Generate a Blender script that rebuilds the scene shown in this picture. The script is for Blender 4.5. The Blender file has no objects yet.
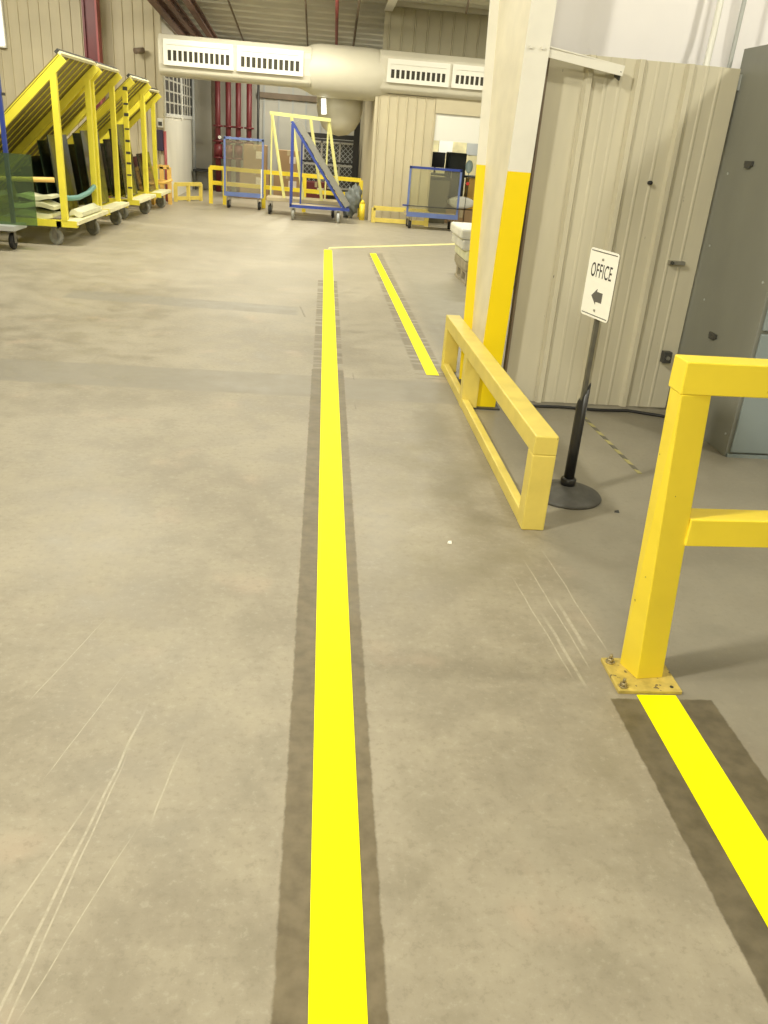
import bpy, bmesh, math, random
from mathutils import Vector, Matrix
random.seed(7)
S = bpy.context.scene
C = S.collection

# ---------------------------------------------------------------- materials
def mat(name, col, rough=.5, metal=0., spec=.5, noise=.0, nscale=6., bump=0., bscale=40., chips=None, trans=0., alpha=1., emit=None, estr=0., coat=0., stretch=None):
    m = bpy.data.materials.new(name); m.use_nodes = True
    nt = m.node_tree; N = nt.nodes; L = nt.links
    b = N['Principled BSDF']
    b.inputs['Base Color'].default_value = (*col, 1)
    b.inputs['Roughness'].default_value = rough
    b.inputs['Metallic'].default_value = metal
    b.inputs['Specular IOR Level'].default_value = spec
    b.inputs['Transmission Weight'].default_value = trans
    b.inputs['Alpha'].default_value = alpha
    b.inputs['Coat Weight'].default_value = coat
    if emit:
        b.inputs['Emission Color'].default_value = (*emit, 1); b.inputs['Emission Strength'].default_value = estr
    tc = N.new('ShaderNodeTexCoord'); mp = N.new('ShaderNodeMapping')
    L.new(tc.outputs['Object'], mp.inputs[0])
    if stretch: mp.inputs['Scale'].default_value = stretch
    src = None
    if noise > 0:
        n = N.new('ShaderNodeTexNoise'); n.inputs['Scale'].default_value = nscale; n.inputs['Detail'].default_value = 5
        L.new(mp.outputs[0], n.inputs['Vector'])
        mr = N.new('ShaderNodeMapRange'); mr.inputs[1].default_value = .3; mr.inputs[2].default_value = .7
        mr.inputs[3].default_value = 1 - noise; mr.inputs[4].default_value = 1 + noise * .6
        L.new(n.outputs[0], mr.inputs[0])
        mx = N.new('ShaderNodeMix'); mx.data_type = 'RGBA'; mx.blend_type = 'MULTIPLY'; mx.inputs[0].default_value = 1
        mx.inputs[6].default_value = (*col, 1); L.new(mr.outputs[0], mx.inputs[7])
        src = mx.outputs[2]; L.new(src, b.inputs['Base Color'])
    if chips:
        n = N.new('ShaderNodeTexNoise'); n.inputs['Scale'].default_value = chips[1]; n.inputs['Detail'].default_value = 3
        L.new(mp.outputs[0], n.inputs['Vector'])
        mr = N.new('ShaderNodeMapRange'); mr.inputs[1].default_value = chips[2]; mr.inputs[2].default_value = chips[2] + .02
        L.new(n.outputs[0], mr.inputs[0])
        mx = N.new('ShaderNodeMix'); mx.data_type = 'RGBA'; L.new(mr.outputs[0], mx.inputs[0])
        if src: L.new(src, mx.inputs[6])
        else: mx.inputs[6].default_value = (*col, 1)
        mx.inputs[7].default_value = (*chips[0], 1)
        L.new(mx.outputs[2], b.inputs['Base Color'])
    if bump > 0:
        n = N.new('ShaderNodeTexNoise'); n.inputs['Scale'].default_value = bscale
        L.new(mp.outputs[0], n.inputs['Vector'])
        bp = N.new('ShaderNodeBump'); bp.inputs['Strength'].default_value = bump; bp.inputs['Distance'].default_value = .01
        L.new(n.outputs[0], bp.inputs['Height']); L.new(bp.outputs[0], b.inputs['Normal'])
    return m

M = dict(
    stripe=mat('floor_paint_yellow', (1.0, .95, .0), .55, spec=.2, noise=.03, nscale=9),
    stripe_old=mat('worn_floor_paint', (.86, .80, .38), .6, noise=.2, nscale=5),
    yel=mat('rail_yellow', (.93, .73, .05), .38, noise=.06, nscale=5, chips=((.12, .08, .03), 34, .74)),
    yel_pale=mat('rail_yellow_pale', (.78, .63, .14), .45, noise=.10, nscale=7, chips=((.25, .18, .08), 30, .75)),
    plate=mat('plate_mustard', (.56, .43, .10), .5, noise=.25, nscale=30, chips=((.16, .12, .06), 40, .66)),
    yel_col=mat('column_yellow', (.95, .72, .005), .4, noise=.03, nscale=4),
    yel_rack=mat('rack_yellow', (.84, .74, .06), .45, noise=.08, nscale=5),
    yel_lemon=mat('frame_pale_yellow', (.76, .74, .30), .5, noise=.08, nscale=5),
    orange=mat('tube_orange_yellow', (.90, .58, .16), .5, noise=.05),
    column=mat('column_white', (.82, .80, .72), .5, noise=.05, nscale=5),
    column_web=mat('column_cream', (.82, .76, .58), .5, noise=.10, nscale=4),
    panel=mat('panel_beige', (.60, .56, .43), .5, noise=.10, nscale=2.2, stretch=(2.5, 1, .5), chips=((.12, .11, .09), 26, .77)),
    panel_old=mat('siding_beige', (.58, .52, .36), .55, noise=.08, nscale=1.5),
    siding2=mat('siding_olive_beige', (.46, .42, .28), .55, noise=.08, nscale=1.5),
    insul=mat('white_insulation', (.86, .84, .85), .38, noise=.05, nscale=1.5, bump=.15, bscale=6),
    whitewall=mat('white_painted_wall', (.80, .78, .68), .6, noise=.08, nscale=1.3, stretch=(1, 1, .4)),
    greywall=mat('grey_wall_board', (.52, .51, .45), .6, noise=.12, nscale=1.5),
    deck=mat('roof_deck', (.66, .65, .55), .55, noise=.08, nscale=2),
    cabinet=mat('cabinet_grey', (.235, .240, .208), .42, noise=.10, nscale=3, stretch=(1, 1, .5)),
    cabdoor=mat('cabinet_door_blue_grey', (.27, .32, .33), .4, noise=.06, nscale=4),
    black=mat('black_rubber', (.018, .018, .018), .6),
    dark=mat('dark_steel', (.055, .055, .05), .5, noise=.1),
    base=mat('dusty_black_base', (.085, .083, .075), .6, noise=.3, nscale=18),
    sleeve=mat('black_plastic_sleeve', (.022, .022, .022), .35, noise=.2, nscale=20),
    steel=mat('galvanised_steel', (.42, .41, .37), .35, .8, noise=.2, nscale=20),
    polegrey=mat('dull_pole_steel', (.17, .165, .14), .45, .6, noise=.2, nscale=20),
    bolt=mat('bolt_steel', (.45, .38, .22), .4, .7, noise=.3, nscale=60),
    sign=mat('sign_white', (.95, .94, .86), .4),
    ink=mat('sign_ink', (.045, .04, .035), .5),
    arrow=mat('sign_arrow', (.13, .125, .11), .5),
    edge=mat('sign_edge', (.16, .15, .12), .5),
    brownred=mat('joist_brown', (.16, .085, .06), .6, noise=.15),
    red=mat('red_paint', (.15, .020, .024), .45, noise=.1),
    pinkred=mat('red_paint_paler', (.36, .08, .08), .5, noise=.1),
    blue=mat('cart_blue', (.035, .065, .32), .4, noise=.08),
    bluepale=mat('cart_blue_pale', (.14, .20, .46), .4, noise=.12),
    duct=mat('duct_cream', (.60, .57, .46), .5, noise=.05, nscale=2, bump=.05, bscale=5),
    register=mat('register_white', (.78, .77, .69), .5),
    hollow=mat('register_hollow', (.05, .045, .03), .8),
    slat=mat('rack_slat_brown', (.25, .20, .05), .6, noise=.15, nscale=4),
    wood=mat('cream_wood', (.82, .78, .50), .6, noise=.12, nscale=6),
    ply=mat('plywood', (.50, .42, .26), .7, noise=.15, nscale=6),
    pallet=mat('pallet_wood', (.40, .35, .24), .75, noise=.25, nscale=9),
    wrap=mat('white_wrap', (.72, .71, .64), .45, noise=.15, nscale=7, bump=.5, bscale=12),
    foam=mat('cream_foam', (.76, .76, .52), .7, noise=.12, nscale=6),
    teal=mat('teal_strap', (.16, .36, .32), .5),
    greenglass=mat('green_glass_stack', (.016, .030, .016), .15, noise=.6, nscale=2.2, coat=.2),
    grey_sheet=mat('grey_board_stack', (.27, .265, .23), .5, noise=.08),
    card=mat('cardboard', (.36, .24, .13), .8, noise=.1),
    paper=mat('paper_label', (.75, .68, .60), .7),
    tarp=mat('grey_tarp', (.20, .22, .21), .6, noise=.35, nscale=9, bump=.5, bscale=14),
    plum=mat('dark_cloth', (.04, .03, .06), .8),
    office_dark=mat('office_dark_blue_grey', (.065, .085, .09), .5, noise=.12),
    olive=mat('dark_olive_bin', (.12, .11, .07), .6, noise=.1),
    officewall=mat('office_wall_yellow', (.74, .68, .40), .6, noise=.35, nscale=3),
    lightblue=mat('light_blue_foil', (.45, .60, .64), .3),
    redspot=mat('red_ribbon', (.65, .05, .04), .5),
    whiteplastic=mat('white_plastic', (.82, .82, .76), .4),
    palegrey=mat('pale_grey_plastic', (.45, .47, .46), .5),
    caster=mat('caster_grey', (.30, .30, .26), .5, noise=.15),
    lampwhite=mat('lit_lamp', (.9, .9, .85), .4, emit=(1, .98, .9), estr=2.2),
    brownstrip=mat('brown_trim', (.22, .17, .12), .7, noise=.15),
)
def glassmat(name, col, a):
    m = bpy.data.materials.new(name); m.use_nodes = True
    N = m.node_tree.nodes; L = m.node_tree.links; N.remove(N['Principled BSDF'])
    t = N.new('ShaderNodeBsdfTransparent'); t.inputs[0].default_value = (*col, 1)
    g = N.new('ShaderNodeBsdfGlossy'); g.inputs['Roughness'].default_value = .08; g.inputs[0].default_value = (.9, .9, .85, 1)
    d = N.new('ShaderNodeBsdfDiffuse'); d.inputs[0].default_value = (*col, 1)
    m1 = N.new('ShaderNodeMixShader'); m1.inputs[0].default_value = a; L.new(t.outputs[0], m1.inputs[1]); L.new(d.outputs[0], m1.inputs[2])
    m2 = N.new('ShaderNodeMixShader'); m2.inputs[0].default_value = .06; L.new(m1.outputs[0], m2.inputs[1]); L.new(g.outputs[0], m2.inputs[2])
    L.new(m2.outputs[0], N['Material Output'].inputs[0]); return m
M['glass'] = glassmat('clear_glass_sheet', (.86, .86, .76), .08)
M['gglass'] = glassmat('green_glass_sheet', (.46, .60, .38), .10)

# ---------------------------------------------------------------- mesh helpers
class MB:
    def __init__(s): s.bm = bmesh.new()
    def quadbox(s, P):      # 8 points: bottom 4 (ccw), top 4
        v = [s.bm.verts.new(p) for p in P]
        for f in ((3, 2, 1, 0), (4, 5, 6, 7), (0, 1, 5, 4), (1, 2, 6, 5), (2, 3, 7, 6), (3, 0, 4, 7)):
            s.bm.faces.new([v[i] for i in f])
        return s
    def box(s, x0, x1, y0, y1, z0, z1):
        return s.quadbox([(x0, y0, z0), (x1, y0, z0), (x1, y1, z0), (x0, y1, z0), (x0, y0, z1), (x1, y0, z1), (x1, y1, z1), (x0, y1, z1)])
    def beam(s, a, b, w, h, up=(0, 0, 1)):    # rectangular bar a->b
        a = Vector(a); b = Vector(b); d = (b - a).normalized(); u = Vector(up)
        if abs(d.dot(u)) > .97: u = Vector((0, 1, 0))
        r = d.cross(u).normalized(); u = r.cross(d).normalized()
        c = lambda p, i, j: p + r * (w / 2 * i) + u * (h / 2 * j)
        return s.quadbox([c(a, -1, -1), c(a, 1, -1), c(b, 1, -1), c(b, -1, -1), c(a, -1, 1), c(a, 1, 1), c(b, 1, 1), c(b, -1, 1)])
    def cyl(s, a, b, r, r2=None, n=16, cap=True):
        a = Vector(a); b = Vector(b); r2 = r if r2 is None else r2
        d = (b - a).normalized(); u = Vector((0, 0, 1)) if abs(d.z) < .9 else Vector((1, 0, 0))
        x = d.cross(u).normalized(); y = d.cross(x)
        R1 = []; R2 = []
        for i in range(n):
            t = 2 * math.pi * i / n; o = x * math.cos(t) + y * math.sin(t)
            R1.append(s.bm.verts.new(a + o * r)); R2.append(s.bm.verts.new(b + o * r2))
        for i in range(n):
            j = (i + 1) % n; f = s.bm.faces.new([R1[i], R1[j], R2[j], R2[i]]); f.smooth = True
        if cap: s.bm.faces.new(R1[::-1]); s.bm.faces.new(R2)
        return s
    def lathe(s, prof, cx, cy, n=32, ax='z', squash=1.):     # prof: (r, h)
        rings = []
        for r, h in prof:
            ring = []
            for i in range(n):
                t = 2 * math.pi * i / n
                if ax == 'z': p = (cx + r * math.cos(t), cy + r * math.sin(t), h)
                elif ax == 'x': p = (h, cx + r * math.cos(t), cy + r * squash * math.sin(t))
                else: p = (cx + r * math.cos(t), h, cy + r * math.sin(t))
                ring.append(s.bm.verts.new(p))
            rings.append(ring)
        for a, b in zip(rings, rings[1:]):
            for i in range(n):
                j = (i + 1) % n; f = s.bm.faces.new([a[i], a[j], b[j], b[i]]); f.smooth = True
        s.bm.faces.new(rings[0][::-1]); s.bm.faces.new(rings[-1])
        return s
    def prism(s, poly, fn, d0, d1):     # poly 2-D, fn(u,v,d)->xyz
        A = [s.bm.verts.new(fn(u, v, d0)) for u, v in poly]; B = [s.bm.verts.new(fn(u, v, d1)) for u, v in poly]
        s.bm.faces.new(A[::-1]); s.bm.faces.new(B); n = len(poly)
        for i in range(n): j = (i + 1) % n; s.bm.faces.new([A[i], A[j], B[j], B[i]])
        return s
    def tube(s, pts, r, n=10):
        pts = [Vector(p) for p in pts]; rings = []
        for k, p in enumerate(pts):
            d = (pts[min(k + 1, len(pts) - 1)] - pts[max(k - 1, 0)]).normalized()
            u = Vector((0, 0, 1)) if abs(d.z) < .9 else Vector((1, 0, 0))
            x = d.cross(u).normalized(); y = d.cross(x)
            rings.append([s.bm.verts.new(p + (x * math.cos(2 * math.pi * i / n) + y * math.sin(2 * math.pi * i / n)) * r) for i in range(n)])
        for a, b in zip(rings, rings[1:]):
            for i in range(n):
                j = (i + 1) % n; f = s.bm.faces.new([a[i], a[j], b[j], b[i]]); f.smooth = True
        s.bm.faces.new(rings[0][::-1]); s.bm.faces.new(rings[-1])
        return s
    def build(s, name, m, parent=None, bevel=0., mats=None):
        bmesh.ops.recalc_face_normals(s.bm, faces=s.bm.faces)
        me = bpy.data.meshes.new(name); s.bm.to_mesh(me); s.bm.free()
        me.materials.append(m)
        o = bpy.data.objects.new(name, me); C.objects.link(o)
        if parent:
            o.parent = parent
            pl = parent
            off = Vector((0, 0, 0))
            while pl: off += pl.location; pl = pl.parent
            me.transform(Matrix.Translation(-off))
        if bevel:
            b = o.modifiers.new('bevel', 'BEVEL'); b.width = bevel; b.segments = 2; b.limit_method = 'ANGLE'
        return o

def tag(o, label, cat, group=None):
    o['label'] = label; o['category'] = cat
    if group: o['group'] = group
    return o
def thing(name, label, cat, loc=(0, 0, 0), group=None):
    o = bpy.data.objects.new(name, None); C.objects.link(o); o.location = loc; o.empty_display_size = .1
    return tag(o, label, cat, group)
def struct(o): o['kind'] = 'structure'; return o
def copy_tree(o, parent=None):
    c = o.copy(); C.objects.link(c)
    if parent: c.parent = parent
    for ch in [q for q in list(bpy.data.objects) if q.parent == o and q is not c]: copy_tree(ch, c)
    return c

# corrugated sheet profile along axis: list of (u, depth)
def ribs(u0, u1, first, pitch, w=.05, d=.03, minor=True):
    pts = [(u0, 0)]; u = first
    while u < u1 - w:
        if u - w / 2 > u0:
            pts += [(u - w / 2, 0), (u - w / 4, d), (u + w / 4, d), (u + w / 2, 0)]
        if minor:
            for k in (.36, .64):
                m = u + pitch * k
                if m + .012 < u1 and m - .012 > u0: pts += [(m - .012, 0), (m - .004, d * .12), (m + .004, d * .12), (m + .012, 0)]
        u += pitch
    pts.append((u1, 0)); return pts
def sheet(pts, fn, z0, z1, thick=.004):
    b = MB(); n = len(pts)
    rows = []
    for z in (z0, z1):
        rows.append([b.bm.verts.new(fn(u, d, z)) for u, d in pts])
        rows.append([b.bm.verts.new(fn(u, d - thick, z)) for u, d in pts])
    f0, b0, f1, b1 = rows
    for i in range(n - 1):
        b.bm.faces.new([f0[i], f0[i + 1], f1[i + 1], f1[i]]); b.bm.faces.new([b0[i + 1], b0[i], b1[i], b1[i + 1]])
        b.bm.faces.new([f0[i + 1], f0[i], b0[i], b0[i + 1]]); b.bm.faces.new([f1[i], f1[i + 1], b1[i + 1], b1[i]])
    for i in (0, n - 1): b.bm.faces.new([f0[i], f1[i], b1[i], b0[i]])
    return b

# ---------------------------------------------------------------- floor
def floor_material():
    m = bpy.data.materials.new('polished_concrete'); m.use_nodes = True
    nt = m.node_tree; N = nt.nodes; L = nt.links; B = N['Principled BSDF']
    tc = N.new('ShaderNodeTexCoord'); sp = N.new('ShaderNodeSeparateXYZ'); L.new(tc.outputs['Object'], sp.inputs[0])
    def val(x, i, n):
        if isinstance(x, (int, float)): n.inputs[i].default_value = x
        else: L.new(x, n.inputs[i])
    def mth(op, a, b=0., c=None):
        n = N.new('ShaderNodeMath'); n.operation = op; val(a, 0, n); val(b, 1, n)
        if c is not None: val(c, 2, n)
        return n.outputs[0]
    def noise(scale, detail=4, rough=.55, stretch=(1, 1, 1), rot=0):
        mp = N.new('ShaderNodeMapping'); mp.inputs['Scale'].default_value = stretch; mp.inputs['Rotation'].default_value = (0, 0, rot)
        L.new(tc.outputs['Object'], mp.inputs[0])
        n = N.new('ShaderNodeTexNoise'); n.inputs['Scale'].default_value = scale; n.inputs['Detail'].default_value = detail; n.inputs['Roughness'].default_value = rough
        L.new(mp.outputs[0], n.inputs['Vector']); return n.outputs[0]
    def ss(x, a, b):
        n = N.new('ShaderNodeMapRange'); n.interpolation_type = 'SMOOTHSTEP'; val(x, 0, n); n.inputs[1].default_value = a; n.inputs[2].default_value = b
        return n.outputs[0]
    X, Y = sp.outputs[0], sp.outputs[1]
    edge = noise(22, 5, .7); ej = mth('MULTIPLY', mth('SUBTRACT', edge, .5), .016)
    Xj = mth('ADD', X, ej); Yj = mth('ADD', Y, ej)
    def rect(x0, x1, y0, y1, s=.006, xx=None, yy=None):
        xx = xx or Xj; yy = yy or Yj
        a = mth('MULTIPLY', ss(xx, x0 - s, x0 + s), mth('SUBTRACT', 1, ss(xx, x1 - s, x1 + s)))
        b = mth('MULTIPLY', ss(yy, y0 - s, y0 + s), mth('SUBTRACT', 1, ss(yy, y1 - s, y1 + s)))
        return mth('MULTIPLY', a, b)
    def mix(mask, c1, c2, mode='MIX'):
        n = N.new('ShaderNodeMix'); n.data_type = 'RGBA'; n.blend_type = mode
        val(mask, 0, n)
        for i, c in ((6, c1), (7, c2)):
            if isinstance(c, tuple): n.inputs[i].default_value = (*c, 1)
            else: L.new(c, n.inputs[i])
        return n.outputs[2]
    n1 = noise(.9, 5); n2 = noise(5, 6, .65); n3 = noise(38, 6, .75); n4 = noise(160, 3, .7)
    col = mix(ss(n1, .35, .68), (.27, .238, .178), (.37, .332, .255))
    col = mix(mth('MULTIPLY', ss(n2, .45, .68), .45), col, (.41, .37, .28))
    col = mix(mth('MULTIPLY', ss(n2, .50, .35), .35), col, (.215, .193, .14))
    pk = noise(2.6, 3); col = mix(mth('MULTIPLY', ss(pk, .58, .75), .35), col, (.50, .38, .28))
    col = mix(mth('MULTIPLY', ss(n3, .52, .64), .34), col, (.20, .178, .13))
    col = mix(mth('MULTIPLY', ss(n3, .46, .34), .30), col, (.46, .43, .34))
    col = mix(mth('MULTIPLY', ss(n4, .60, .74), .35), col, (.20, .18, .14))
    # greyer slab beyond the rails
    col = mix(mth('MULTIPLY', ss(Xj, .96, 1.10), .6), col, (.225, .212, .172))
    # floor colour gets paler far down the aisle
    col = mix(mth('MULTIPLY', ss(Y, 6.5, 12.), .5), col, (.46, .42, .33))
    # grime on the aisle beside the low rail
    g = mth('MULTIPLY', rect(.42, .95, 2.6, 5.35, .22), ss(noise(3.2, 5, .6), .38, .66)); col = mix(mth('MULTIPLY', g, .6), col, (.21, .185, .12))
    g = mth('MULTIPLY', rect(.25, 2.6, .9, 3.4, .35), ss(noise(2.2, 5, .6), .45, .7)); col = mix(mth('MULTIPLY', g, .35), col, (.24, .215, .165))
    # infilled trench patches
    Yt = mth('ADD', Yj, mth('MULTIPLY', X, .012))
    col = mix(mth('MULTIPLY', rect(-5, .98, 4.94, 5.43, .02, yy=Yt), .9), col, (.26, .238, .19))
    Yt2 = mth('ADD', Yj, mth('MULTIPLY', X, .085))
    col = mix(mth('MULTIPLY', rect(-2.2, -.12, 7.38, 7.76, .03, yy=Yt2), .9), col, (.27, .25, .205))
    col = mix(mth('MULTIPLY', rect(1.1, 2.4, 7.4, 9.6, .1), .7), col, (.29, .27, .21))
    # slab edge line right of the short stripe
    xs = mth('ABSOLUTE', mth('SUBTRACT', Xj, 1.12)); col = mix(mth('MULTIPLY', mth('MULTIPLY', mth('SUBTRACT', 1, ss(xs, .01, .03)), rect(-9, 9, 5.5, 12., .1)), .35), col, (.3, .27, .2))
    # cleaned, darker strips under the paint
    Xm = mth('SUBTRACT', Xj, mth('MULTIPLY', Y, .0096))
    brk = noise(14, 2, .5, (.15, 1, 1)); brk2 = ss(brk, .40, .52)
    dark = (.168, .142, .092)
    tex = ss(noise(20, 4), .2, .75)
    dk = mix(tex, (.118, .095, .056), (.195, .160, .100))
    col = mix(mth('MULTIPLY', rect(-.036, .182, -3, 5.6, .004, xx=Xm), .95), col, dk)
    col = mix(mth('MULTIPLY', mth('MULTIPLY', rect(-.030, .180, 5.6, 9.4, .006, xx=Xm), brk2), .75), col, dk)
    col = mix(mth('MULTIPLY', mth('MULTIPLY', rect(.745, .955, 5.5, 12, .012), brk2), .65), col, dk)
    dk2 = mix(tex, (.085, .070, .040), (.145, .120, .074))
    col = mix(mth('MULTIPLY', rect(.947, 1.268, -3, 1.967, .004), .95), col, dk2)
    # scuffs along the paint, small scratches
    def scratch(a, b, w, col, c, amt):
        ax, ay = a; bx, by = b; dx, dy = bx - ax, by - ay; l = math.hypot(dx, dy); dx /= l; dy /= l
        px = mth('SUBTRACT', X, ax); py = mth('SUBTRACT', Y, ay)
        t = mth('ADD', mth('MULTIPLY', px, dx), mth('MULTIPLY', py, dy))
        d = mth('ABSOLUTE', mth('ADD', mth('SUBTRACT', mth('MULTIPLY', px, dy), mth('MULTIPLY', py, dx)), mth('MULTIPLY', mth('SUBTRACT', noise(5, 1), .5), .012)))
        mk = mth('MULTIPLY', mth('SUBTRACT', 1, ss(d, w * .3, w)), mth('MULTIPLY', ss(t, 0, .08), mth('SUBTRACT', 1, ss(t, l - .2, l))))
        return mix(mth('MULTIPLY', mth('MULTIPLY', mk, ss(n3, .3, .6)), amt), col, c)
    lt = (.62, .57, .45)
    for a, b, w in (((-.53, .95), (-.415, 1.95), .0045), ((-.505, .95), (-.43, 1.75), .003), ((-.60, 1.08), (-.47, 1.62), .003), ((-.335, 1.45), (-.29, 1.80), .003),
                    ((-.62, 1.6), (-.50, 2.1), .002), ((-.75, 1.9), (-.62, 2.4), .002), ((.86, 2.05), (.80, 2.75), .004), ((.93, 2.1), (.88, 2.9), .004), ((-.49, .98), (-.35, 1.5), .002), ((.89, 2.0), (.85, 2.5), .008), ((.95, 2.2), (.93, 2.6), .010), ((1.02, 2.2), (.98, 3.0), .004)):
        col = scratch(a, b, w, col, lt, .5)
    for a, b, w in (((-.05, 7.3), (-.12, 7.9), .012), ((.30, 5.35), (.30, 5.6), .008), ((.29, 4.7), (.28, 4.9), .006)):
        col = scratch(a, b, w, col, (.12, .11, .08), .8)
    L.new(col, B.inputs['Base Color'])
    r = N.new('ShaderNodeMapRange'); L.new(n2, r.inputs[0]); r.inputs[1].default_value = .3; r.inputs[2].default_value = .7; r.inputs[3].default_value = .36; r.inputs[4].default_value = .56
    L.new(r.outputs[0], B.inputs['Roughness']); B.inputs['Specular IOR Level'].default_value = .45
    bp = N.new('ShaderNodeBump'); bp.inputs['Strength'].default_value = .12; bp.inputs['Distance'].default_value = .004
    L.new(n3, bp.inputs['Height']); L.new(bp.outputs[0], B.inputs['Normal'])
    return m
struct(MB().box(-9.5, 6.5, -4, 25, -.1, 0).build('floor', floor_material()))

# ---------------------------------------------------------------- painted stripes
def stripe(P, label, m='stripe', name='floor_stripe', z=.0025):
    b = MB(); b.prism(P, lambda u, v, d: (u, v, d), .0004, z)
    return tag(b.build(name, M[m]), label, 'floor marking')
stripe([(.022, -1.0), (.133, -1.0), (.255, 12.0), (.143, 11.98)], 'long bright yellow painted stripe running down the middle of the aisle')
stripe([(.820, 5.60), (.910, 5.60), (.870, 11.95), (.782, 11.9)], 'short yellow painted stripe ending just before the low yellow rail')
stripe([(1.037, -1.0), (1.152, -1.0), (1.160, 1.985), (1.035, 1.985)], 'yellow painted stripe leading to the bolted post of the tall rail')
stripe([(.20, 12.12), (.22, 12.28), (3.2, 14.55), (3.2, 14.35)], 'thin worn pale yellow stripe crossing at the far end of the aisle', 'stripe_old')
# hazard tape
hz = bpy.data.materials.new('hazard_tape'); hz.use_nodes = True
_n = hz.node_tree.nodes; _l = hz.node_tree.links
_tc = _n.new('ShaderNodeTexCoord'); _w = _n.new('ShaderNodeTexWave'); _w.bands_direction = 'DIAGONAL'; _w.inputs['Scale'].default_value = 4.2
_w.wave_profile = 'SIN'; _cr = _n.new('ShaderNodeValToRGB'); _cr.color_ramp.interpolation = 'CONSTANT'
_cr.color_ramp.elements[0].color = (.13, .12, .095, 1); _cr.color_ramp.elements[1].color = (.40, .36, .15, 1); _cr.color_ramp.elements[1].position = .5
_l.new(_tc.outputs['Object'], _w.inputs['Vector']); _l.new(_w.outputs[0], _cr.inputs[0]); _l.new(_cr.outputs[0], _n['Principled BSDF'].inputs['Base Color'])
M['hazard'] = hz
stripe([(1.725, 3.86), (1.748, 3.86), (1.728, 4.80), (1.703, 4.80)], 'worn black and yellow hazard tape on the floor by the beige panel', 'hazard', 'hazard_tape', .002)

# ---------------------------------------------------------------- shell
def W(name, x0, x1, y0, y1, z0, z1, m): return struct(MB().box(x0, x1, y0, y1, z0, z1).build(name, M[m]))
W('wall_rear', -9.5, 6.5, -4.2, -4, 0, 4.9, 'panel_old')
W('wall_west', -9.7, -9.5, -4, 25, 0, 4.9, 'panel_old')
W('wall_east', 6.5, 6.7, -4, 25, 0, 4.9, 'panel_old')
# far beige siding left of the alcove
pts = ribs(-9.5, -3.0, -9.3, .187, .030, .030, False)
struct(sheet(pts, lambda u, d, z: (u, 17.95 - d, z), 0, 3.76).build('wall_left', M['panel_old']))
struct(MB().box(-3.06, -2.98, 17.86, 17.98, 0, 3.74).build('trim_1', M['panel_old']))
W('wall_alcove_left', -3.08, -2.98, 17.98, 22.0, 0, 3.2, 'whitewall')
# alcove back wall with vertical cover strips and a horizontal girt
W('wall_alcove_back', -3.1, 6.5, 22.0, 22.1, 0, 3.24, 'greywall')
b = MB()
for x in (-1.30, -.95, -.62, -.30, .05, .40): b.box(x - .02, x + .02, 21.96, 22, 0, 3.24)
struct(b.build('trim_2', M['palegrey']))
b = MB(); b.box(-1.45, .9, 21.9, 21.98, 2.12, 2.24); struct(b.build('trim_3', M['brownstrip']))
# enclosure on the right of the alcove
pts = ribs(1.05, 2.16, 1.10, .17, .03, .018, False)
struct(sheet(pts, lambda u, d, z: (u, 16.72 - d, z), 0, 2.21).build('wall_enclosure_front', M['panel_old']))
W('wall_enclosure_side', 1.02, 1.07, 16.70, 22, 0, 2.21, 'panel_old')
W('trim_4', 2.14, 3.9, 16.70, 16.76, 1.96, 2.22, 'panel_old')
struct(MB().box(2.16, 3.9, 16.74, 16.80, 1.50, 1.96).build('door_1', M['whiteplastic']))   # half lowered roller door
W('wall_enclosure_right', 3.9, 6.5, 16.72, 16.8, 0, 3.5, 'panel_old')
W('wall_office_back', 2.1, 6.5, 20.6, 20.7, 0, 2.2, 'officewall')
W('wall_office_side', 2.10, 2.16, 17.2, 20.6, 0, 2.16, 'olive')
pts = ribs(1.15, 6.5, 1.25, .24, .04, .03, False)
struct(sheet(pts, lambda u, d, z: (u, 17.55 - d, z), 2.16, 3.76).build('wall_back_upper', M['siding2']))
W('trim_5', 1.15, 6.5, 17.40, 17.52, 3.67, 3.77, 'duct')
# roof
b = MB(); prof = []
y = 14.0
pts = []
def rz(y): return 3.79 if y < 17.6 else 3.79 - (y - 17.6) * .125
while y < 25:
    pts += [(y, rz(y)), (y + .30, rz(y + .3)), (y + .33, rz(y) - .07), (y + .42, rz(y) - .07)]; y += .45
A = [b.bm.verts.new((-9.5, yy, zz)) for yy, zz in pts]; D = [b.bm.verts.new((6.5, yy, zz)) for yy, zz in pts]
for i in range(len(pts) - 1): b.bm.faces.new([A[i], A[i + 1], D[i + 1], D[i]])
v = [b.bm.verts.new(p) for p in ((-9.5, 2, 4.7), (6.5, 2, 4.7), (6.5, -4, 4.7), (-9.5, -4, 4.7))]
b.bm.faces.new([A[0], D[0], v[1], v[0]]); b.bm.faces.new(v)
struct(b.build('ceiling', M['deck']))
# right hand beige panel wall
pts = ribs(1.24, 2.33, 1.475, .282, .055, .028)
panel = struct(sheet(pts, lambda u, d, z: (u, 5.02 - d, z), .02, 1.985, .006).build('wall_right', M['panel']))
W('trim_7', 1.225, 1.238, 4.99, 5.05, .0, 1.96, 'brownstrip')
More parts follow.
